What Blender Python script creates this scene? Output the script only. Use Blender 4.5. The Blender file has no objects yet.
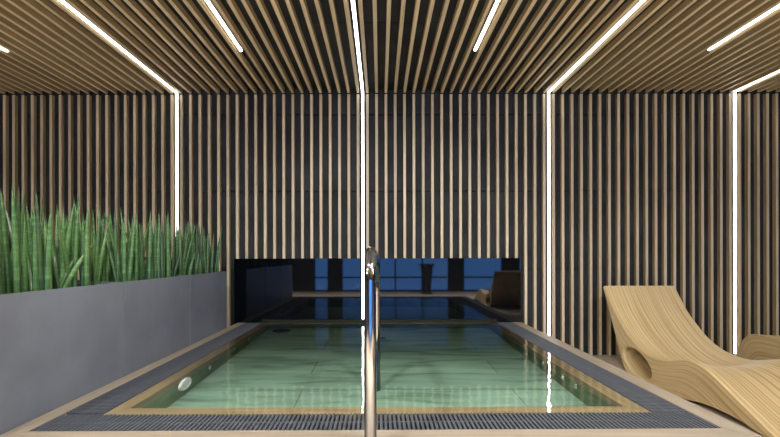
import bpy, bmesh, math, random
from mathutils import Vector, Matrix

random.seed(7)
SC = bpy.context.scene
COL = SC.collection
PI = math.pi

# ------------------------------------------------------------------ materials
def new_mat(name):
    m = bpy.data.materials.new(name)
    m.use_nodes = True
    nt = m.node_tree
    b = nt.nodes['Principled BSDF']
    return m, nt, b

def N(nt, t, **kw):
    n = nt.nodes.new(t)
    for k, v in kw.items():
        setattr(n, k, v)
    return n

def ramp(nt, stops):
    r = N(nt, 'ShaderNodeValToRGB')
    el = r.color_ramp.elements
    while len(el) < len(stops):
        el.new(0.5)
    for e, (p, c) in zip(el, stops):
        e.position = p
        e.color = (c[0], c[1], c[2], 1)
    return r

def lin(r, g, b):
    f = lambda c: (c / 255 / 12.92) if c / 255 <= 0.04045 else ((c / 255 + 0.055) / 1.055) ** 2.4
    return (f(r), f(g), f(b))

def plain(name, col, rough=0.5, metal=0.0, spec=0.5, var=0.06, vscale=6.0):
    m, nt, b = new_mat(name)
    tc = N(nt, 'ShaderNodeTexCoord')
    no = N(nt, 'ShaderNodeTexNoise')
    no.inputs['Scale'].default_value = vscale
    no.inputs['Detail'].default_value = 6
    nt.links.new(tc.outputs['Object'], no.inputs['Vector'])
    lo = [max(0, c * (1 - var)) for c in col]
    hi = [min(1, c * (1 + var)) for c in col]
    r = ramp(nt, [(0.3, lo), (0.7, hi)])
    nt.links.new(no.outputs['Fac'], r.inputs['Fac'])
    nt.links.new(r.outputs['Color'], b.inputs['Base Color'])
    b.inputs['Roughness'].default_value = rough
    b.inputs['Metallic'].default_value = metal
    b.inputs['Specular IOR Level'].default_value = spec
    return m

def wood(name, stops, stretch, rough=0.5, pitch=None, spec=0.4, coord='Object', nscale=1.0, detail=8, tint=None):
    """stretch: coordinate scale per axis (small along the grain)"""
    m, nt, b = new_mat(name)
    tc = N(nt, 'ShaderNodeTexCoord')
    mp = N(nt, 'ShaderNodeMapping')
    mp.inputs['Scale'].default_value = stretch
    nt.links.new(tc.outputs[coord], mp.inputs['Vector'])
    no = N(nt, 'ShaderNodeTexNoise')
    no.inputs['Scale'].default_value = nscale
    no.inputs['Detail'].default_value = detail
    no.inputs['Roughness'].default_value = 0.65
    no.inputs['Distortion'].default_value = 0.4
    nt.links.new(mp.outputs['Vector'], no.inputs['Vector'])
    r = ramp(nt, stops)
    nt.links.new(no.outputs['Fac'], r.inputs['Fac'])
    out = r.outputs['Color']
    if pitch:
        # every batten is a board of its own shade
        sx = N(nt, 'ShaderNodeSeparateXYZ')
        nt.links.new(tc.outputs[coord], sx.inputs['Vector'])
        ma = N(nt, 'ShaderNodeMath', operation='MULTIPLY')
        ma.inputs[1].default_value = 1.0 / pitch
        nt.links.new(sx.outputs['X'], ma.inputs[0])
        ro = N(nt, 'ShaderNodeMath', operation='FLOOR')
        nt.links.new(ma.outputs[0], ro.inputs[0])
        wn = N(nt, 'ShaderNodeTexWhiteNoise', noise_dimensions='1D')
        nt.links.new(ro.outputs[0], wn.inputs['W'])
        mr = N(nt, 'ShaderNodeMapRange')
        mr.inputs['To Min'].default_value = 0.86
        mr.inputs['To Max'].default_value = 1.10
        nt.links.new(wn.outputs['Value'], mr.inputs['Value'])
        hsv = N(nt, 'ShaderNodeHueSaturation')
        nt.links.new(out, hsv.inputs['Color'])
        nt.links.new(mr.outputs['Result'], hsv.inputs['Value'])
        out = hsv.outputs['Color']
    if tint:
        mul = N(nt, 'ShaderNodeMix', data_type='RGBA', blend_type='MULTIPLY')
        mul.inputs[0].default_value = 1.0
        nt.links.new(out, mul.inputs[6]); mul.inputs[7].default_value = (*tint, 1)
        out = mul.outputs[2]
    nt.links.new(out, b.inputs['Base Color'])
    b.inputs['Roughness'].default_value = rough
    b.inputs['Specular IOR Level'].default_value = spec
    return m

def emit(name, col, s):
    m, nt, b = new_mat(name)
    nt.nodes.remove(b)
    e = N(nt, 'ShaderNodeEmission')
    e.inputs['Color'].default_value = (*col, 1)
    e.inputs['Strength'].default_value = s
    nt.links.new(e.outputs[0], nt.nodes['Material Output'].inputs['Surface'])
    return m

PITCH = 0.092225
X0 = -0.169           # centre strip
M = {}
OAK = [(0.25, (0.33, 0.26, 0.165)), (0.5, (0.48, 0.395, 0.265)), (0.75, (0.57, 0.48, 0.34))]
M['slat_wall'] = wood('slat_oak_upright', OAK, (55, 55, 1.6), 0.55, PITCH)
M['slat_ceil'] = wood('slat_oak_lying', OAK, (55, 1.6, 55), 0.55, PITCH)
SIDE = (0.72, 0.63, 0.44)  # yellower oak on the side faces, with their shade painted in as darkening
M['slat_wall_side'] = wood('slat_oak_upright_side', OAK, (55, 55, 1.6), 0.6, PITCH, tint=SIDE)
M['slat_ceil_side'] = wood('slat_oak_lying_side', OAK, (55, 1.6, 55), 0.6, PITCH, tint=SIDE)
M['backing'] = plain('charcoal_board', (0.017, 0.018, 0.0185), 0.75, var=0.5, vscale=3.5, spec=0.25)
M['led'] = emit('led_white', (1.0, 0.97, 0.94), 2.6)
M['alu'] = plain('aluminium', (0.55, 0.55, 0.55), 0.4, 1.0)
M['plaster'] = plain('dark_plaster', (0.05, 0.05, 0.052), 0.9)
M['plank_floor'] = wood('floor_planks', [(0.3, (0.32, 0.26, 0.195)), (0.7, (0.45, 0.375, 0.29))], (2, 20, 2), 0.45)
M['deck_x'] = wood('deck_board_cross', [(0.25, lin(116, 105, 90)), (0.55, lin(134, 123, 108)), (0.8, lin(147, 136, 120))], (2.5, 45, 45), 0.5)
M['deck_y'] = wood('deck_board_long', [(0.25, lin(116, 105, 90)), (0.55, lin(134, 123, 108)), (0.8, lin(147, 136, 120))], (45, 2.5, 45), 0.5)
RIM = [(0.25, lin(104, 92, 66)), (0.55, lin(138, 123, 92)), (0.8, lin(156, 139, 106))]
M['rim_x'] = wood('rim_board_cross', RIM, (2.5, 45, 45), 0.4)
M['rim_y'] = wood('rim_board_long', RIM, (45, 2.5, 45), 0.4)
M['grate'] = plain('grey_grating', (0.053, 0.059, 0.070), 0.6, var=0.15, vscale=30)
M['dark'] = plain('gutter_black', (0.008, 0.008, 0.009), 0.8)
M['steel'] = plain('polished_steel', (0.20, 0.20, 0.205), 0.08, 1.0, var=0.02)
M['chrome'] = plain('jet_chrome', (0.8, 0.82, 0.82), 0.15, 1.0, var=0.02)
M['white'] = plain('lamp_white', (0.8, 0.82, 0.82), 0.35, var=0.02)
M['planter'] = plain('planter_grey', (0.118, 0.130, 0.155), 0.42, var=0.22, vscale=2.6, spec=0.4)
M['soil'] = plain('soil', (0.02, 0.015, 0.011), 0.95, var=0.6, vscale=60)
M['dark_wood'] = plain('dark_table', (0.02, 0.017, 0.015), 0.5)
M['frame'] = plain('window_frame_dark', (0.02, 0.021, 0.024), 0.5)

# glossy black panel
m, nt, b = new_mat('black_glass')
b.inputs['Base Color'].default_value = (0.0015, 0.002, 0.003, 1)
b.inputs['Roughness'].default_value = 0.03
b.inputs['Specular IOR Level'].default_value = 0.36
M['black_glass'] = m

# window glass: clear thin pane
m, nt, b = new_mat('window_glass')
nt.nodes.remove(b)
t = N(nt, 'ShaderNodeBsdfTransparent'); t.inputs['Color'].default_value = (0.9, 0.95, 1.0, 1)
g = N(nt, 'ShaderNodeBsdfGlossy'); g.inputs['Roughness'].default_value = 0.02
f = N(nt, 'ShaderNodeFresnel'); f.inputs['IOR'].default_value = 1.45
mx = N(nt, 'ShaderNodeMixShader')
nt.links.new(f.outputs[0], mx.inputs[0]); nt.links.new(t.outputs[0], mx.inputs[1]); nt.links.new(g.outputs[0], mx.inputs[2])
nt.links.new(mx.outputs[0], nt.nodes['Material Output'].inputs['Surface'])
M['window_glass'] = m

# water sheet: green tinted see-through body with a fresnel gloss and slight ripples
m, nt, b = new_mat('pool_water')
nt.nodes.remove(b)
tc = N(nt, 'ShaderNodeTexCoord')
no = N(nt, 'ShaderNodeTexNoise'); no.inputs['Scale'].default_value = 11.0; no.inputs['Detail'].default_value = 2
nt.links.new(tc.outputs['Object'], no.inputs['Vector'])
bp = N(nt, 'ShaderNodeBump'); bp.inputs['Strength'].default_value = 0.055; bp.inputs['Distance'].default_value = 0.02
nt.links.new(no.outputs['Fac'], bp.inputs['Height'])
t = N(nt, 'ShaderNodeBsdfTransparent'); t.inputs['Color'].default_value = (1, 1, 1, 1)
g = N(nt, 'ShaderNodeBsdfGlossy'); g.inputs['Roughness'].default_value = 0.03
nt.links.new(bp.outputs[0], g.inputs['Normal'])
f = N(nt, 'ShaderNodeFresnel'); f.inputs['IOR'].default_value = 1.33
nt.links.new(bp.outputs[0], f.inputs['Normal'])
mx = N(nt, 'ShaderNodeMixShader')
nt.links.new(f.outputs[0], mx.inputs[0]); nt.links.new(t.outputs[0], mx.inputs[1]); nt.links.new(g.outputs[0], mx.inputs[2])
nt.links.new(mx.outputs[0], nt.nodes['Material Output'].inputs['Surface'])
M['water'] = m

def tile_mat(name, stops, scale, brick=None):
    """wood-look planks with joints, used on the basin under water"""
    m, nt, b = new_mat(name)
    tc = N(nt, 'ShaderNodeTexCoord')
    mp = N(nt, 'ShaderNodeMapping'); mp.inputs['Scale'].default_value = scale
    nt.links.new(tc.outputs['Object'], mp.inputs['Vector'])
    no = N(nt, 'ShaderNodeTexNoise'); no.inputs['Scale'].default_value = 1.0
    no.inputs['Detail'].default_value = 7; no.inputs['Distortion'].default_value = 0.6
    nt.links.new(mp.outputs['Vector'], no.inputs['Vector'])
    r = ramp(nt, stops)
    nt.links.new(no.outputs['Fac'], r.inputs['Fac'])
    out = r.outputs['Color']
    if brick:
        br = N(nt, 'ShaderNodeTexBrick')
        br.offset = 0.37
        br.inputs['Scale'].default_value = 1.0
        br.inputs['Brick Width'].default_value = brick[0]
        br.inputs['Row Height'].default_value = brick[1]
        br.inputs['Mortar Size'].default_value = 0.004
        br.inputs['Mortar Smooth'].default_value = 0.3
        br.inputs['Color1'].default_value = (0.86, 0.86, 0.86, 1)
        br.inputs['Color2'].default_value = (1.0, 1.0, 1.0, 1)
        br.inputs['Mortar'].default_value = (0.5, 0.5, 0.5, 1)
        nt.links.new(tc.outputs['Object'], br.inputs['Vector'])
        mul = N(nt, 'ShaderNodeMix', data_type='RGBA', blend_type='MULTIPLY')
        mul.inputs[0].default_value = 1.0
        nt.links.new(out, mul.inputs[6]); nt.links.new(br.outputs['Color'], mul.inputs[7])
        out = mul.outputs[2]
    nt.links.new(out, b.inputs['Base Color'])
    b.inputs['Roughness'].default_value = 0.5
    b.inputs['Specular IOR Level'].default_value = 0.15
    return m
GRN = [(0.32, (0.11, 0.19, 0.135)), (0.48, (0.20, 0.335, 0.25)), (0.75, (0.265, 0.415, 0.325))]
M['basin_floor'] = tile_mat('basin_plank_tile', GRN, (2.2, 13, 5), (1.2, 0.3))
M['basin_wall'] = tile_mat('basin_wall_tile', [(0.3, (0.10, 0.14, 0.075)), (0.7, (0.17, 0.24, 0.14))], (5, 5, 20))

M['upstand'] = tile_mat('upstand_tile', [(0.3, (0.010, 0.009, 0.004)), (0.7, (0.018, 0.016, 0.007))], (5, 5, 20))

# snake plant leaf
m, nt, b = new_mat('snake_leaf')
tc = N(nt, 'ShaderNodeTexCoord')
mp = N(nt, 'ShaderNodeMapping'); mp.inputs['Scale'].default_value = (9, 9, 90)
nt.links.new(tc.outputs['Object'], mp.inputs['Vector'])
no = N(nt, 'ShaderNodeTexNoise'); no.inputs['Scale'].default_value = 1; no.inputs['Detail'].default_value = 3
nt.links.new(mp.outputs['Vector'], no.inputs['Vector'])
r = ramp(nt, [(0.34, (0.026, 0.068, 0.017)), (0.55, (0.046, 0.108, 0.029)), (0.74, (0.088, 0.165, 0.056))])
nt.links.new(no.outputs['Fac'], r.inputs['Fac'])
at = N(nt, 'ShaderNodeAttribute'); at.attribute_name = 'shade'
hsv = N(nt, 'ShaderNodeHueSaturation')
nt.links.new(r.outputs['Color'], hsv.inputs['Color'])
nt.links.new(at.outputs['Fac'], hsv.inputs['Value'])
nt.links.new(hsv.outputs['Color'], b.inputs['Base Color'])
b.inputs['Roughness'].default_value = 0.42
M['leaf'] = m

# lounger plywood: layers run with the curve (UV: along the curve, depth across layers)
m, nt, b = new_mat('bent_plywood')
tc = N(nt, 'ShaderNodeTexCoord')
def streak(sx, sy, det):
    mp = N(nt, 'ShaderNodeMapping'); mp.inputs['Scale'].default_value = (sx, sy, 1)
    nt.links.new(tc.outputs['UV'], mp.inputs['Vector'])
    no = N(nt, 'ShaderNodeTexNoise'); no.inputs['Scale'].default_value = 1; no.inputs['Detail'].default_value = det
    nt.links.new(mp.outputs['Vector'], no.inputs['Vector'])
    return no
a = streak(0.9, 170, 3)
c = streak(1.3, 34, 4)
ad = N(nt, 'ShaderNodeMix'); ad.inputs[0].default_value = 0.12
nt.links.new(a.outputs['Fac'], ad.inputs[2]); nt.links.new(c.outputs['Fac'], ad.inputs[3])
r = ramp(nt, [(0.36, (0.25, 0.155, 0.060)), (0.45, (0.43, 0.31, 0.145)), (0.55, (0.54, 0.405, 0.205)), (0.68, (0.61, 0.47, 0.255))])
nt.links.new(ad.outputs[0], r.inputs['Fac'])
nt.links.new(r.outputs['Color'], b.inputs['Base Color'])
b.inputs['Roughness'].default_value = 0.45
M['ply'] = m

# ------------------------------------------------------------------ mesh helpers
def add_box(bm, x0, x1, y0, y1, z0, z1):
    v = [bm.verts.new(p) for p in ((x0, y0, z0), (x1, y0, z0), (x1, y1, z0), (x0, y1, z0),
                                   (x0, y0, z1), (x1, y0, z1), (x1, y1, z1), (x0, y1, z1))]
    for q in ((0, 3, 2, 1), (4, 5, 6, 7), (0, 1, 5, 4), (1, 2, 6, 5), (2, 3, 7, 6), (3, 0, 4, 7)):
        bm.faces.new([v[i] for i in q])

def add_prism(bm, pts, z0, z1):
    """vertical prism over a counter-clockwise plan outline"""
    lo = [bm.verts.new((x, y, z0)) for x, y in pts]
    hi = [bm.verts.new((x, y, z1)) for x, y in pts]
    bm.faces.new(lo[::-1]); bm.faces.new(hi)
    n = len(pts)
    for i in range(n):
        j = (i + 1) % n
        bm.faces.new((lo[i], lo[j], hi[j], hi[i]))

def add_tube(bm, pts, rad, seg=16, cap=True):
    pts = [Vector(p) for p in pts]
    rads = rad if isinstance(rad, (list, tuple)) else [rad] * len(pts)
    rings = []
    ref = Vector((1, 0, 0))
    for i, p in enumerate(pts):
        d = (pts[min(i + 1, len(pts) - 1)] - pts[max(i - 1, 0)]).normalized()
        if abs(d.dot(ref)) > 0.9:
            ref = Vector((0, 1, 0))
        u = (ref - d * ref.dot(d)).normalized()
        w = d.cross(u)
        rings.append([bm.verts.new(p + (u * math.cos(2 * PI * k / seg) + w * math.sin(2 * PI * k / seg)) * rads[i]) for k in range(seg)])
    for a, c in zip(rings, rings[1:]):
        for k in range(seg):
            j = (k + 1) % seg
            bm.faces.new((a[k], a[j], c[j], c[k]))
    if cap:
        bm.faces.new(rings[0][::-1]); bm.faces.new(rings[-1])

def add_lathe(bm, prof, axis='Z', seg=28, at=(0, 0, 0)):
    """prof: (radius, height) pairs turned about an axis"""
    def P(r, h, k):
        c, s = r * math.cos(2 * PI * k / seg), r * math.sin(2 * PI * k / seg)
        q = (c, s, h) if axis == 'Z' else (h, c, s) if axis == 'X' else (c, h, s)
        return (q[0] + at[0], q[1] + at[1], q[2] + at[2])
    rings = [[bm.verts.new(P(r, h, k)) for k in range(seg)] for r, h in prof]
    for a, c in zip(rings, rings[1:]):
        for k in range(seg):
            j = (k + 1) % seg
            bm.faces.new((a[k], a[j], c[j], c[k]))
    bm.faces.new(rings[0][::-1]); bm.faces.new(rings[-1])

def build(name, bm, mat, parent=None, smooth=False, bevel=0.0, origin=None):
    bmesh.ops.recalc_face_normals(bm, faces=bm.faces)
    if bevel:
        bmesh.ops.bevel(bm, geom=list(bm.edges), offset=bevel, segments=2, profile=0.5, affect='EDGES', clamp_overlap=True)
    me = bpy.data.meshes.new(name)
    bm.to_mesh(me); bm.free()
    if smooth:
        for p in me.polygons:
            p.use_smooth = True
        try:
            me.set_sharp_from_angle(angle=math.radians(35))
        except Exception:
            pass
    me.materials.append(mat)
    o = bpy.data.objects.new(name, me)
    COL.objects.link(o)
    if parent is not None:
        o.parent = parent
    return o

def tag(o, label, cat, group=None, kind=None):
    o['label'] = label; o['category'] = cat
    if group: o['group'] = group
    if kind: o['kind'] = kind
    return o

def structure(o, label=None, cat=None):
    o['kind'] = 'structure'
    if label: o['label'] = label
    if cat: o['category'] = cat
    return o

def empty(name, loc=(0, 0, 0)):
    o = bpy.data.objects.new(name, None)
    COL.objects.link(o)
    o.location = loc
    return o

def offset(bm, loc):
    bmesh.ops.translate(bm, verts=bm.verts, vec=-Vector(loc))

# ------------------------------------------------------------------ room
WY = 4.2            # front plane of the wall battens
BY = 4.2385          # backing boards
CZ = 2.61           # underside of the ceiling battens
XL, XR = -4.45, 4.45
YB = -3.42          # window wall
bm = bmesh.new(); add_box(bm, XL - .1, XR + .1, YB - .1, BY + .2, -0.1, 0.0)
structure(build('floor', bm, M['plank_floor']), 'light wood-look plank floor beside the pool deck', 'floor')

# back wall: charcoal boards in courses with open joints
bm = bmesh.new()
zs = [0.0, 0.075, 0.857, 1.639, 2.405, CZ + .2]
bm_dark = bmesh.new(); add_box(bm_dark, XL - .1, XR + .1, BY + .0203, BY + .15, 0, CZ + .25)
xs = [XL - .1, -3.3, -0.86, 1.6, 4.05, XR + .1]
for z0, z1 in zip(zs, zs[1:]):
    for x0, x1 in zip(xs, xs[1:]):
        add_box(bm, x0 + .0015, x1 - .0015, BY, BY + .02, z0 + .008, z1 - .008)
wb = structure(build('wall_back', bm, M['backing']), 'charcoal board wall behind the upright battens', 'wall')
build('wall_substrate', bm_dark, M['dark'], wb)
bm = bmesh.new()
add_box(bm, XL - .1, XR + .1, YB - .1, BY + .15, CZ + .063, CZ + .25)
ys = [YB, -1.2, 1.0, 3.02, BY]
for y0, y1 in zip(ys, ys[1:]):
    for x0, x1 in zip(xs, xs[1:]):
        add_box(bm, x0 + .0015, x1 - .0015, y0 + .004, y1 - .004, CZ + .048, CZ + .063)
structure(build('ceiling', bm, M['backing']), 'charcoal board ceiling above the battens', 'ceiling')
bm = bmesh.new(); add_box(bm, XL - .1, XL, YB, BY, 0, CZ + .1)
structure(build('wall_left', bm, M['plaster']), 'plain dark left wall', 'wall')
bm = bmesh.new(); add_box(bm, XR, XR + .1, YB, BY, 0, CZ + .1)
structure(build('wall_right', bm, M['plaster']), 'plain dark right wall', 'wall')

# window wall behind the viewer, mirrored in the black panel
cols = [(XL, -1.85), (-1.42, -1.08), (1.93, 2.30), (3.42, 3.85), (4.3, XR)]
bm = bmesh.new()
for a, c in cols:
    add_box(bm, a, c, YB - .1, YB, 0, CZ + .1)
for (a, b_), (c, d) in zip(cols, cols[1:]):
    add_box(bm, b_, c, YB - .1, YB, 2.35, CZ + .1)
structure(build('wall_front', bm, M['plaster']), 'dark window wall facing the pool', 'wall')
for i, ((a, b_), (c, d)) in enumerate(zip(cols, cols[1:])):
    w = empty(f'window_{i+1}', ((b_ + c) / 2, YB - .05, 0))
    structure(w)
    hw = (c - b_) / 2 - .002
    bm = bmesh.new()
    nm = max(1, round(2 * hw / 0.78))
    for k in range(nm + 1):
        x = -hw + 2 * hw * k / nm
        x = min(max(x, -hw + .02), hw - .02)
        add_box(bm, x - .02, x + .02, -.03, .03, 0.002, 2.348)
    for z in (.022, .39, 2.328):
        add_box(bm, -hw, hw, -.028, .028, z - .02, z + .02)
    build('window_frame', bm, M['frame'], w)
    bm = bmesh.new(); add_box(bm, -hw, hw, -.004, .004, 0.01, 2.34)
    build('glass', bm, M['window_glass'], w)

# ------------------------------------------------------------------ battens, one cladding panel per bay between light strips
SW, SD, CD = 0.0262, 0.037, 0.046
def slat_x(n):          # centre of batten n, the centre strip lies between -1 and 0
    return X0 + (n + 0.5) * PITCH
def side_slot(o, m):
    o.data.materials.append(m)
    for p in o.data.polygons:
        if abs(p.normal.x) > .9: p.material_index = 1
bays = [(-46, -41, 'left of the leftmost strip'), (-40, -21, ''), (-20, -1, ''), (0, 19, ''), (20, 39, ''), (40, 49, '')]
wl = ['oak batten wall cladding at the far left end behind the plants',
      'oak batten wall cladding left of the left upright light, behind the nearest plants',
      'oak batten wall cladding between the left upright light and the centre light',
      'oak batten wall cladding between the centre light and the upright light at the pool corner',
      'oak batten wall cladding between the two right upright lights, behind the lounger head',
      'oak batten wall cladding right of the rightmost upright light']
cl = ['oak batten ceiling cladding at the far left end',
      'oak batten ceiling cladding left of the left long ceiling light',
      'oak batten ceiling cladding between the left long light and the centre light',
      'oak batten ceiling cladding between the centre light and the long light above the pool corner',
      'oak batten ceiling cladding between the two right long lights',
      'oak batten ceiling cladding right of the rightmost long light']
for (n0, n1, _), la, lb in zip(bays, wl, cl):
    bm = bmesh.new()
    for n in range(n0, n1 + 1):
        x = slat_x(n)
        add_box(bm, x - SW / 2, x + SW / 2, WY, WY + SD, 0.005, CZ - .012)
    o = build('wall_cladding', bm, M['slat_wall'])
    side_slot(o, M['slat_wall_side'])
    tag(o, la, 'slat wall', 'oak batten wall cladding', 'structure')
    bm = bmesh.new()
    for n in range(n0, n1 + 1):
        x = slat_x(n)
        add_box(bm, x - SW / 2, x + SW / 2, YB + .01, WY - .001, CZ, CZ + CD)
    o = build('ceiling_cladding', bm, M['slat_ceil'])
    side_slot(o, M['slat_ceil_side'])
    tag(o, lb, 'slat ceiling', 'oak batten ceiling cladding', 'structure')

# ------------------------------------------------------------------ light strips
LW = 0.020
def wall_light(x, label, z0=0.02):
    root = empty('strip_light', (x, WY, 0))
    tag(root, label, 'strip light', 'strip lights running up the wall and along the ceiling')
    bm = bmesh.new()
    add_box(bm, -LW / 2 - .003, LW / 2 + .003, .006, BY - WY - .0005, z0, CZ + .0475)
    add_box(bm, -LW / 2 - .003, LW / 2 + .003, -1.0 - WY, .0055, CZ + .009, CZ + .0475)
    build('housing', bm, M['alu'], root)
    bm = bmesh.new(); add_box(bm, -LW / 2, LW / 2, .002, .0058, z0, CZ + .002)
    build('wall_diffuser', bm, M['led'], root)
    bm = bmesh.new(); add_box(bm, -LW / 2, LW / 2, -1.0 - WY, .0018, CZ + .003, CZ + .0088)
    build('ceiling_diffuser', bm, M['led'], root)
P20 = 20 * PITCH
wall_light(X0 - P20, 'long white light strip turning from the wall to the ceiling, rising behind the plants')
wall_light(X0, 'long white light strip turning from wall to ceiling behind the handrail', 0.373)
wall_light(X0 + P20, 'long white light strip turning from wall to ceiling at the right corner of the pool')
wall_light(X0 + 2 * P20, 'long white light strip turning from wall to ceiling at the far right behind the loungers')
def short_light(x, label):
    root = empty('ceiling_strip_light', (x, 2.4, CZ))
    tag(root, label, 'strip light', 'short ceiling strip lights')
    bm = bmesh.new(); add_box(bm, -LW / 2 - .003, LW / 2 + .003, -3.4, .945, .009, .0475)
    build('housing', bm, M['alu'], root)
    bm = bmesh.new(); add_box(bm, -LW / 2, LW / 2, -3.4, .945, .003, .0088)
    build('diffuser', bm, M['led'], root)
short_light(X0 - 1.5 * P20, 'short white ceiling light strip just showing at the left edge of the photo')
short_light(X0 - .5 * P20, 'short white ceiling light strip ending above the left half of the pool')
short_light(X0 + .5 * P20, 'short white ceiling light strip ending above the right half of the pool')
short_light(X0 + 1.5 * P20, 'short white ceiling light strip ending above the wooden lounger')

# ------------------------------------------------------------------ pool
DZ = 0.341
oL, oR = -1.402, 1.388      # outer edge of the deck boards
gL, gR = -1.326, 1.298      # outer edge of the gratings
iL, iR = -1.158, 1.142      # inner edge of the gratings
pL, pR = -1.090, 1.065      # water edge of the rim
yF, gF, gI, pF = 1.528, 1.612, 1.783, 1.862
yE = 4.176                  # everything ends at the back panel
FLOORZ = DZ - 0.128
def floor_z(y): return DZ - .052 - (4.18 - y) * .033
SK = .016                   # the front edge runs a touch nearer at its left end
def sk(x): return -SK * (gR - x) / (gR - gL)
pool = empty('plunge_pool', (0, yF, 0))
tag(pool, 'raised square plunge pool with pale board edging and green tiled basin', 'pool')
def pb(name, bm, mat, **k):
    offset(bm, pool.location)
    return build(name, bm, mat, pool, **k)
e = .0008
bm = bmesh.new(); add_prism(bm, [(oL, yF + sk(oL)), (oR, yF), (gR, gF - e), (gL, gF - e + sk(gL))], DZ - .03, DZ); pb('deck_board', bm, M['deck_x'])
bm = bmesh.new(); add_prism(bm, [(oL, yF + e + sk(oL)), (gL - e, gF + sk(gL)), (gL - e, yE), (oL, yE)], DZ - .03, DZ); pb('deck_board', bm, M['deck_y'])
bm = bmesh.new(); add_prism(bm, [(oR, yF + e), (oR, yE), (gR + e, yE), (gR + e, gF)], DZ - .03, DZ); pb('deck_board', bm, M['deck_y'])
RZ = DZ - .004
bm = bmesh.new(); add_prism(bm, [(iL, gI + sk(iL)), (iR, gI + sk(iR)), (pR, pF - e + sk(pR)), (pL, pF - e + sk(pL))], RZ - .03, RZ); pb('pool_rim', bm, M['rim_x'])
bm = bmesh.new(); add_prism(bm, [(iL, gI + e + sk(iL)), (pL - e, pF + sk(pL)), (pL - e, yE), (iL, yE)], RZ - .03, RZ); pb('pool_rim', bm, M['rim_y'])
bm = bmesh.new(); add_prism(bm, [(iR, gI + e + sk(iR)), (iR, yE), (pR + e, yE), (pR + e, pF + sk(pR))], RZ - .03, RZ); pb('pool_rim', bm, M['rim_y'])
bm = bmesh.new(); add_box(bm, iL, iR, yE - .03, yE, DZ + .003, DZ + .03); pb('back_upstand', bm, M['upstand'])
# skirt below the deck boards
bm = bmesh.new()
w = .03
add_prism(bm, [(oL + .006, yF + .006 - SK), (oR - .006, yF + .006), (oR - .006, yF + w), (oL + .006, yF + w)], 0.0, DZ - .03)
add_box(bm, oL + .006, oL + w, yF + w, yE, 0.0, DZ - .03)
add_box(bm, oR - w, oR - .006, yF + w, yE, 0.0, DZ - .03)
pb('pool_skirt', bm, M['deck_x'])
# gutter under the gratings
bm = bmesh.new()
gz = DZ - .09
add_box(bm, gL, gR, gF - SK, gI, gz - .01, gz)
add_box(bm, gL, iL, gI, yE, gz - .01, gz)
add_box(bm, iR, gR, gI, yE, gz - .01, gz)
add_box(bm, gL - .02, gR + .02, gF - .02 - SK, gF - .001 - SK, gz, DZ - .03)
add_box(bm, gL - .02, gL - .001, gF, yE, gz, DZ - .03)
add_box(bm, gR + .001, gR + .02, gF, yE, gz, DZ - .03)
pb('gutter', bm, M['dark'])
# basin
bm = bmesh.new()
add_box(bm, pL, pR, pF, yE - .021, FLOORZ - .02, FLOORZ)
for q in bm.verts:
    q.co.z += floor_z(q.co.y) - FLOORZ
pb('basin_floor', bm, M['basin_floor'])
bm = bmesh.new()
add_box(bm, iL, pL, gI, yE, FLOORZ - .021, RZ - .03)
add_box(bm, pR, iR, gI, yE, FLOORZ - .021, RZ - .03)
add_box(bm, pL, pR, gI, pF, FLOORZ - .021, RZ - .03)
add_box(bm, pL, pR, yE - .02, yE, FLOORZ - .02, DZ)
add_box(bm, iL, iR, gI, yE, 0.0, FLOORZ - .022)
pb('basin_wall', bm, M['basin_wall'])
# fittings
def jet(x, y, z, s, r=.016):
    bm = bmesh.new()
    add_lathe(bm, [(r, 0), (r * 1.05, s * .004), (r * .8, s * .009), (r * .55, s * .009), (r * .5, s * .004), (r * .2, s * .005), (r * .15, s * .011), (.001, s * .012)], 'X', 20, (x, y, z))
    pb('jet_nozzle', bm, M['chrome'], smooth=True)
for y, d in ((2.70, .046), (3.10, .03), (3.17, .03), (3.5, .03)):
    jet(pL, y, RZ - d, 1)
for y, d in ((2.30, .05), (2.46, .045), (2.76, .04), (3.64, .03)):
    jet(pR, y, RZ - d, -1)
bm = bmesh.new()
add_lathe(bm, [(.075, 0), (.075, .006), (.066, .012), (.05, .012), (.047, .009), (.03, .011), (.001, .013)], 'X', 32, (0, 0, 0))
for v in bm.verts: v.co.z *= .42
bmesh.ops.translate(bm, verts=bm.verts, vec=(pL, 2.36, RZ - .05))
o = pb('underwater_lamp', bm, M['white'], smooth=True); o['label'] = 'round white underwater lamp'
def drain(x, y, r):
    bm = bmesh.new()
    add_lathe(bm, [(r, 0), (r, .004), (r * .85, .006), (r * .8, .004), (.001, .004)], 'Z', 28, (x, y, floor_z(y)))
    pb('floor_drain', bm, M['dark'], smooth=True)
drain(-0.94, 4.04, .085)
drain(0.025, 3.72, .024)
# water
bm = bmesh.new()
v = [bm.verts.new(p) for p in ((iL, gI + sk(iL), 0), (iR, gI + sk(iR), 0), (iR, yE - .03, 0), (iL, yE - .03, 0))]
bm.faces.new(v)
o = build('pool_water', bm, M['water']); o.location = (0, 0, DZ - .001)
tag(o, 'clear still green water filling the plunge pool', 'water', kind='stuff')

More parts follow.
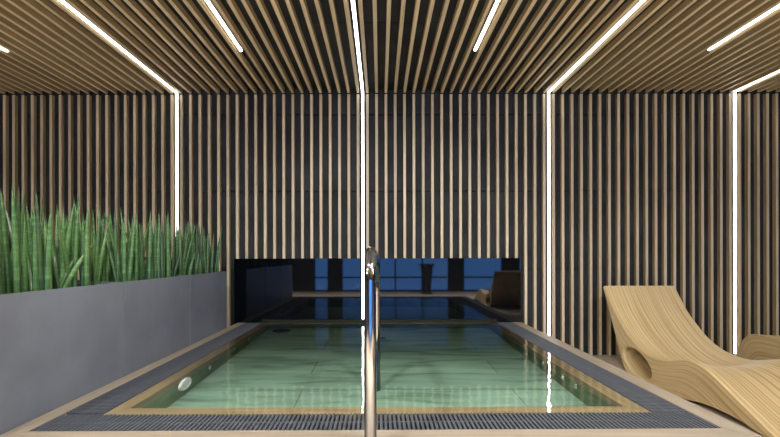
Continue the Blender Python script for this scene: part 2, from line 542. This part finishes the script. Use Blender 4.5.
# gratings
def grate(name, label, x0, x1, y0, y1, along):
    root = empty(name, (x0, y0, DZ - .025))
    tag(root, label, 'drain grate', 'overflow gratings around the pool')
    bm = bmesh.new()
    L = (x1 - x0) if along == 'x' else (y1 - y0)
    W = (y1 - y0) if along == 'x' else (x1 - x0)
    n = int(L / .0178); p = L / n
    for k in range(n):
        a, c = k * p + .0040, k * p + .0040 + .0098
        if along == 'x': add_box(bm, a, c, .002, W - .002, 0, .025)
        else: add_box(bm, .002, W - .002, a, c, 0, .025)
    build('grate_bars', bm, M['grate'], root)
    bm = bmesh.new()
    for q in (.47,):
        if along == 'x': add_box(bm, 0.003, L - .003, W * q - .005, W * q + .005, .004, .0235)
        else: add_box(bm, W * q - .005, W * q + .005, 0.003, L - .003, .004, .0235)
    build('cross_rib', bm, M['grate'], root)
    return root
fg = grate('drain_grate', 'grey slotted drain grate along the front of the pool', gL + .001, gR - .001, gF + .001, gI - .001, 'x')
fg.location.y -= SK; fg.rotation_euler.z = math.atan(SK / (gR - gL))
grate('drain_grate', 'grey slotted drain grate along the planter side of the pool', gL + .001, iL - .001, gI + .001, yE, 'y')
grate('drain_grate', 'grey slotted drain grate along the lounger side of the pool', iR + .001, gR - .001, gI + .001, yE, 'y')

# glossy black panels at the back
PZ = 1.0 - (258.3 - 255.5) / 101.2
def panel(label, x0, x1):
    bm = bmesh.new(); add_box(bm, x0, x1, WY - .022, WY - .003, 0.0, PZ)
    tag(build('black_panel', bm, M['black_glass']), label, 'panel', 'glossy black panels behind the pool')
panel('glossy black wall panel behind the pool, left of the centre light strip', -1.437, X0 - .024)
panel('glossy black wall panel mirroring blue windows, right of the centre light strip', X0 + .024, 1.386)

# handrail: up from the floor, over and down into the basin
hx = -0.034
y0, y1 = 1.455, 2.42
r = .115
path = [(hx, y0, 0.0), (hx, y0, .5), (hx, y0, 1.012 - r)]
for k in range(1, 9):
    a = PI / 2 * k / 8
    path.append((hx, y0 + r - r * math.cos(a), 1.012 - r + r * math.sin(a)))
yk, zk = y1 - .18, .93
path += [(hx + .005, y0 + r + .25, 1.004), (hx + .010, y1 - .3, .985)]
for k in range(1, 9):
    a = PI / 2 * k / 8
    path.append((hx + .012, y1 - .2 + .2 * math.sin(a), .98 - .2 + .2 * math.cos(a)))
path += [(hx + .012, y1, .6), (hx + .012, y1, floor_z(y1) - .004)]
rail = empty('pool_handrail', (hx, y0, 0))
tag(rail, 'polished steel handrail arching from the floor into the pool', 'handrail')
bm = bmesh.new(); add_tube(bm, path, .0213, 28); offset(bm, rail.location)
build('rail_tube', bm, M['steel'], rail, smooth=True)
bm = bmesh.new(); add_lathe(bm, [(.05, 0), (.05, .006), (.042, .012), (.0225, .014)], 'Z', 28, (0, 0, 0))
build('base_flange', bm, M['steel'], rail, smooth=True)
# ------------------------------------------------------------------ planters with snake plants
PX0, PX1, PTOP = -1.81, -1.408, 0.857
def planter(y0, y1, label):
    root = empty('planter', ((PX0 + PX1) / 2, (y0 + y1) / 2, 0))
    tag(root, label, 'planter', 'grey rectangular planters beside the pool')
    hx_, hy = (PX1 - PX0) / 2, (y1 - y0) / 2
    t = .014
    bm = bmesh.new()
    o4 = [(-hx_, -hy), (hx_, -hy), (hx_, hy), (-hx_, hy)]
    i4 = [(-hx_ + t, -hy + t), (hx_ - t, -hy + t), (hx_ - t, hy - t), (-hx_ + t, hy - t)]
    R = [[bm.verts.new((x, y, z)) for x, y in q] for q, z in ((o4, 0), (o4, PTOP), (i4, PTOP), (i4, PTOP - .2))]
    for a, c in zip(R, R[1:]):
        for k in range(4):
            j = (k + 1) % 4
            bm.faces.new((a[k], a[j], c[j], c[k]))
    bm.faces.new(R[0][::-1]); bm.faces.new(R[3])
    bmesh.ops.bevel(bm, geom=[ed for ed in bm.edges if ed.calc_length() > .02], offset=.003, segments=2, affect='EDGES', clamp_overlap=True)
    build('planter_box', bm, M['planter'], root)
    bm = bmesh.new()
    bmesh.ops.create_grid(bm, x_segments=30, y_segments=50, size=1)
    for v in bm.verts:
        v.co = Vector((v.co.x * (hx_ - t - .001), v.co.y * (hy - t - .001), PTOP - .028 + random.uniform(-.006, .006)))
    build('soil', bm, M['soil'], root, smooth=True)
PL = [(1.534, 2.331), (2.339, 3.136), (3.144, 3.893)]
planter(*PL[0], 'grey planter box nearest the viewer at the left edge')
planter(*PL[1], 'grey planter box in the middle of the row of three')
planter(*PL[2], 'grey planter box at the far end of the row by the wall')

def snake_plant(x, y, label, group, nl):
    zb = PTOP - .045
    bm = bmesh.new()
    lay = bm.verts.layers.float.new('shade')
    for i in range(nl):
        ang = random.uniform(0, 2 * PI)
        rr = random.uniform(.008, .052)
        bx, by = rr * math.cos(ang), rr * math.sin(ang)
        h = random.uniform(.36, .50) if random.random() < .8 else random.uniform(.2, .3)
        lean = random.uniform(.0, .06) if random.random() < .8 else random.uniform(.08, .17)
        la = ang + random.uniform(-.9, .9)
        lx, ly = lean * math.cos(la), lean * math.sin(la)
        # keep the tips over the planter rows
        if x + bx + lx > PX1 + .03: lx = -abs(lx) * .4
        R0 = random.uniform(.0090, .0130)
        pts, rads = [], []
        for k in range(9):
            t = k / 8
            pts.append((bx + lx * t ** 1.3, by + ly * t ** 1.3, h * t))
            rads.append(R0 * (0.85 + .35 * t if t < .4 else (1 - ((t - .4) / .6) ** 2.1) * .985 + .015))
        n0 = len(bm.verts)
        add_tube(bm, pts, rads, 8)
        bm.verts.ensure_lookup_table()
        s = random.uniform(.5, 1.45)
        for v in bm.verts[n0:]:
            v[lay] = s
    o = build('snake_plant', bm, M['leaf'], smooth=True)
    o.location = (x, y, zb)
    tag(o, label, 'plant', group)
where = [('the nearest planter', 'snake plants in the nearest planter'), ('the middle planter', 'snake plants in the middle planter'), ('the far planter', 'snake plants in the far planter')]
for (a, c), (wh, gr) in zip(PL, where):
    for row, x in enumerate((-1.51, -1.68)):
        n = 6
        for k in range(n):
            y = a + .085 + (c - a - .15) * (k + (0.5 if row % 2 else .25) * .8) / (n - .4)
            y = min(y, c - .075)
            side = ('in the row nearest the pool', 'in the row farthest from the pool')[row]
            snake_plant(x + random.uniform(-.015, .015), y, f'cylindrical green snake plant {side} of {wh}', gr + f', row {("by the pool", "at the back")[row]}', random.choice((5, 6, 6)))

# ------------------------------------------------------------------ loungers
def catmull(pts, n):
    out = []
    P = [Vector(p) for p in pts]
    P = [P[0] * 2 - P[1]] + P + [P[-1] * 2 - P[-2]]
    for i in range(1, len(P) - 2):
        for k in range(n):
            t = k / n
            a, b, c, d = P[i - 1:i + 3]
            out.append(.5 * ((2 * b) + (c - a) * t + (2 * a - 5 * b + 4 * c - d) * t * t + (3 * b - a - 3 * c + d) * t ** 3))
    out.append(P[-2])
    return out

def resample(pts, n):
    L = [0]
    for a, b in zip(pts, pts[1:]):
        L.append(L[-1] + (b - a).length)
    out, j = [], 0
    for i in range(n):
        s = L[-1] * i / (n - 1)
        while j < len(L) - 2 and L[j + 1] < s: j += 1
        d = L[j + 1] - L[j]
        out.append(pts[j].lerp(pts[j + 1], (s - L[j]) / d if d else 0))
    return out, L[-1]

def lounger_mesh(top_c, bot_c, dish, width, hole=None, nst=90):
    top, Lt = resample(catmull(top_c, 12), nst)
    bot, Lb = resample(catmull(bot_c, 12), nst)
    bm = bmesh.new()
    uv = bm.loops.layers.uv.new('UVMap')
    W, r = width, .010
    ntop, nside = 14, 6
    rows, us = [], []
    for i in range(nst):
        t, b = top[i], bot[i]
        s = i / (nst - 1)
        th = (t - b).length
        d = (t - b).normalized() if th > 1e-6 else Vector((0, 1))
        rr = min(r, th * .4)
        ring = []      # (x, y, z, u, v)
        u = s * Lt
        for k in range(nside + 1):              # left side, bottom to top
            f = k / nside
            p = b.lerp(t - d * rr, f)
            ring.append((0, p.x, p.y, u, th * (1 - f)))
        for k in range(1, 4):
            a = PI / 2 * k / 4
            p = t - d * rr * (1 - math.sin(a))
            ring.append((rr * (1 - math.cos(a)), p.x, p.y, u, 0))
        for k in range(ntop + 1):
            f = k / ntop
            x = rr + (W - 2 * rr) * f
            dz = -dish(s) * (1 - abs(2 * f - 1) ** 2.2)
            ring.append((x, t.x, t.y + dz, u, 5.0 + x * .8))
        for k in range(3, 0, -1):
            a = PI / 2 * k / 4
            p = t - d * rr * (1 - math.sin(a))
            ring.append((W - rr * (1 - math.cos(a)), p.x, p.y, u, 0))
        for k in range(nside, -1, -1):
            f = k / nside
            p = b.lerp(t - d * rr, f)
            ring.append((W, p.x, p.y, u, th * (1 - f)))
        rows.append([(bm.verts.new(q[:3]), q[3], q[4]) for q in ring])
    m_ = len(rows[0])
    def face(*q):
        f = bm.faces.new([w[0] for w in q])
        for lp, w in zip(f.loops, q):
            lp[uv].uv = (w[1], w[2])
    for a, b in zip(rows, rows[1:]):
        for k in range(m_):
            face(a[k], a[(k + 1) % m_], b[(k + 1) % m_], b[k])
    face(*rows[0]); face(*rows[-1][::-1])
    bmesh.ops.recalc_face_normals(bm, faces=bm.faces)
    me = bpy.data.meshes.new('lounger_body'); bm.to_mesh(me); bm.free()
    if hole:
        cy, cz, ra, rb, tilt = hole
        o = bpy.data.objects.new('tmp_body', me); COL.objects.link(o)
        bm = bmesh.new()
        uv = bm.loops.layers.uv.new('UVMap')
        n = 48
        A, B = [], []
        for k in range(n):
            t = 2 * PI * k / n
            py, pz = ra * math.cos(t), rb * math.sin(t)
            y = cy + py * math.cos(tilt) - pz * math.sin(tilt)
            z = cz + py * math.sin(tilt) + pz * math.cos(tilt)
            A.append((y, z)); B.append(None)
        sts = [(-.03, 1.07), (0, 1.07), (.004, 1.04), (.011, 1.012), (.02, 1.0), (W - .02, 1.0), (W - .011, 1.012), (W - .004, 1.04), (W, 1.07), (W + .03, 1.07)]
        rg = [[bm.verts.new((x, cy + (y - cy) * q, cz + (z - cz) * q)) for y, z in A] for x, q in sts]
        for k in range(n):
            j = (k + 1) % n
            for ra_, rb_, (xa, _a), (xb, _b) in zip(rg, rg[1:], sts, sts[1:]):
                f = bm.faces.new((ra_[k], rb_[k], rb_[j], ra_[j]))
                for lp, q in zip(f.loops, ((xa, k), (xb, k), (xb, k + 1), (xa, k + 1))):
                    lp[uv].uv = (9 + q[1] / n * .9, q[0])
        bm.faces.new(rg[0]); bm.faces.new(rg[-1][::-1])
        bmesh.ops.recalc_face_normals(bm, faces=bm.faces)
        cme = bpy.data.meshes.new('tmp_cut'); bm.to_mesh(cme); bm.free()
        co = bpy.data.objects.new('tmp_cut', cme); COL.objects.link(co)
        md = o.modifiers.new('cut', 'BOOLEAN'); md.object = co; md.operation = 'DIFFERENCE'; md.solver = 'EXACT'
        dg = bpy.context.evaluated_depsgraph_get()
        me2 = bpy.data.meshes.new_from_object(o.evaluated_get(dg), depsgraph=dg)
        bpy.data.objects.remove(o); bpy.data.objects.remove(co)
        bpy.data.meshes.remove(cme); bpy.data.meshes.remove(me)
        me = me2; me.name = 'lounger_body'
    for p in me.polygons: p.use_smooth = True
    me.set_sharp_from_angle(angle=math.radians(40))
    me.materials.clear(); me.materials.append(M['ply'])
    return me

OY = 3.45
def L2(pts): return [(y - OY, z) for y, z in pts]
top_c = L2([(3.955, .712), (3.888, .62), (3.79, .50), (3.695, .415), (3.58, .325), (3.46, .262), (3.33, .226), (3.22, .216), (3.10, .228), (2.98, .262), (2.87, .288), (2.76, .277), (2.653, .240), (2.503, .165), (2.34, .085), (2.26, .045), (2.20, .026)])
bot_c = L2([(3.972, .694), (3.90, .56), (3.80, .36), (3.72, .20), (3.665, .09), (3.62, .025), (3.56, .0), (3.3, .0), (3.05, .0), (2.9, .012), (2.75, .036), (2.6, .042), (2.45, .034), (2.35, .016), (2.25, .002), (2.19, .0)])
LWID = .66
def dish(s):
    return .05 * min(1, max(0, (s - .30) / .22)) * (1 if s < .62 else max(.3, 1 - (s - .62) * 1.4))
me = lounger_mesh(top_c, bot_c, dish, LWID, (3.46 - OY, .120, .190, .096, math.radians(16)))
lo = bpy.data.objects.new('sun_lounger', me); COL.objects.link(lo)
lo.location = (2.09, OY, 0.001)
tag(lo, 'wave-shaped bent plywood sun lounger with oval side hole standing beside the pool', 'sun lounger')
lc = lo.copy(); COL.objects.link(lc); lc.location = (2.11, OY - 3.42, 0.001)
tag(lc, 'wave-shaped plywood sun lounger seen only as a dark mirror image in the black panel', 'sun lounger')
# second lounger further right, foot end to the wall
top2 = [(3.93, .03), (3.905, .10), (3.865, .19), (3.82, .255), (3.75, .297), (3.62, .305), (3.50, .295), (3.30, .24), (3.1, .215), (2.95, .24), (2.75, .37), (2.55, .56), (2.43, .70)]
bot2 = [(3.935, .0), (3.7, .0), (3.4, .0), (3.1, .0), (2.9, .0), (2.8, .03), (2.7, .16), (2.55, .45), (2.41, .69)]
me2 = lounger_mesh([(y - OY, z) for y, z in top2], [(y - OY, z) for y, z in bot2], lambda s: .012, LWID)
l2 = bpy.data.objects.new('sun_lounger', me2); COL.objects.link(l2)
l2.location = (3.28, OY, 0.001)
tag(l2, 'second plywood sun lounger, only its rounded foot end showing at the right edge', 'sun lounger')

# tapered pedestal near the windows, seen mirrored in the panel
bm = bmesh.new()
add_lathe(bm, [(.14, 0), (.14, .02), (.10, .05), (.12, .35), (.16, .72), (.20, .74), (.20, .78)], 'Z', 32, (0, 0, 0))
o = build('pedestal_table', bm, M['dark_wood'], smooth=True); o.location = (1.22, -2.7, 0)
tag(o, 'dark tapered pedestal table mirrored in the black panel before the blue windows', 'table')

# unseen fill spots, added to even out the strip lighting
def fill_spot(x, y, power, cone, aim=None, soft=0.08, col=(1.0, 0.965, 0.90)):
    ld = bpy.data.lights.new('fill_spot', 'SPOT')
    ld.energy = power; ld.color = col
    ld.spot_size = math.radians(cone); ld.spot_blend = 0.5
    ld.shadow_soft_size = soft
    lo_ = bpy.data.objects.new('fill_spot', ld); COL.objects.link(lo_)
    lo_.location = (x, y, CZ - .03)
    if aim:
        lo_.rotation_euler = (Vector(aim) - lo_.location).to_track_quat('-Z', 'Y').to_euler()
for x in (-3.4, -1.95, 0.5, 1.95, 3.4):       # wide ones before the pool
    fill_spot(x, 0.4, 25, 170, soft=0.12)
for x in (-.8, .8):                            # over the pool
    fill_spot(x, 0.7, 30, 85, aim=(x * -.1, 3.1, .2))
for y in (-0.6, -1.7):                         # narrow ones over the floor behind the viewer
    for x in (-3.2, -1.6, 0.0, 1.6, 3.2):
        fill_spot(x, y, 230, 82)

# ------------------------------------------------------------------ sky outside the windows
w = bpy.data.worlds.new('dusk'); SC.world = w; w.use_nodes = True
bg = w.node_tree.nodes['Background']
bg.inputs['Color'].default_value = (0.16, 0.42, 1.0, 1)
bg.inputs['Strength'].default_value = 0.95

# ------------------------------------------------------------------ camera
cam = bpy.data.cameras.new('camera')
cam.sensor_width = 36
cam.lens = 424 / 780 * 36
cam.shift_x = 10 / 780
cam.shift_y = 37 / 780
cam.clip_start = .05
co = bpy.data.objects.new('camera', cam); COL.objects.link(co)
co.location = (0, 0, 1.0)
co.rotation_euler = (PI / 2, math.radians(0.12), 0)
SC.camera = co
SC.view_settings.view_transform = 'Standard'
SC.view_settings.look = 'None'
SC.view_settings.exposure = 2.58
SC.view_settings.gamma = 1.0
SC.view_settings.use_curve_mapping = False
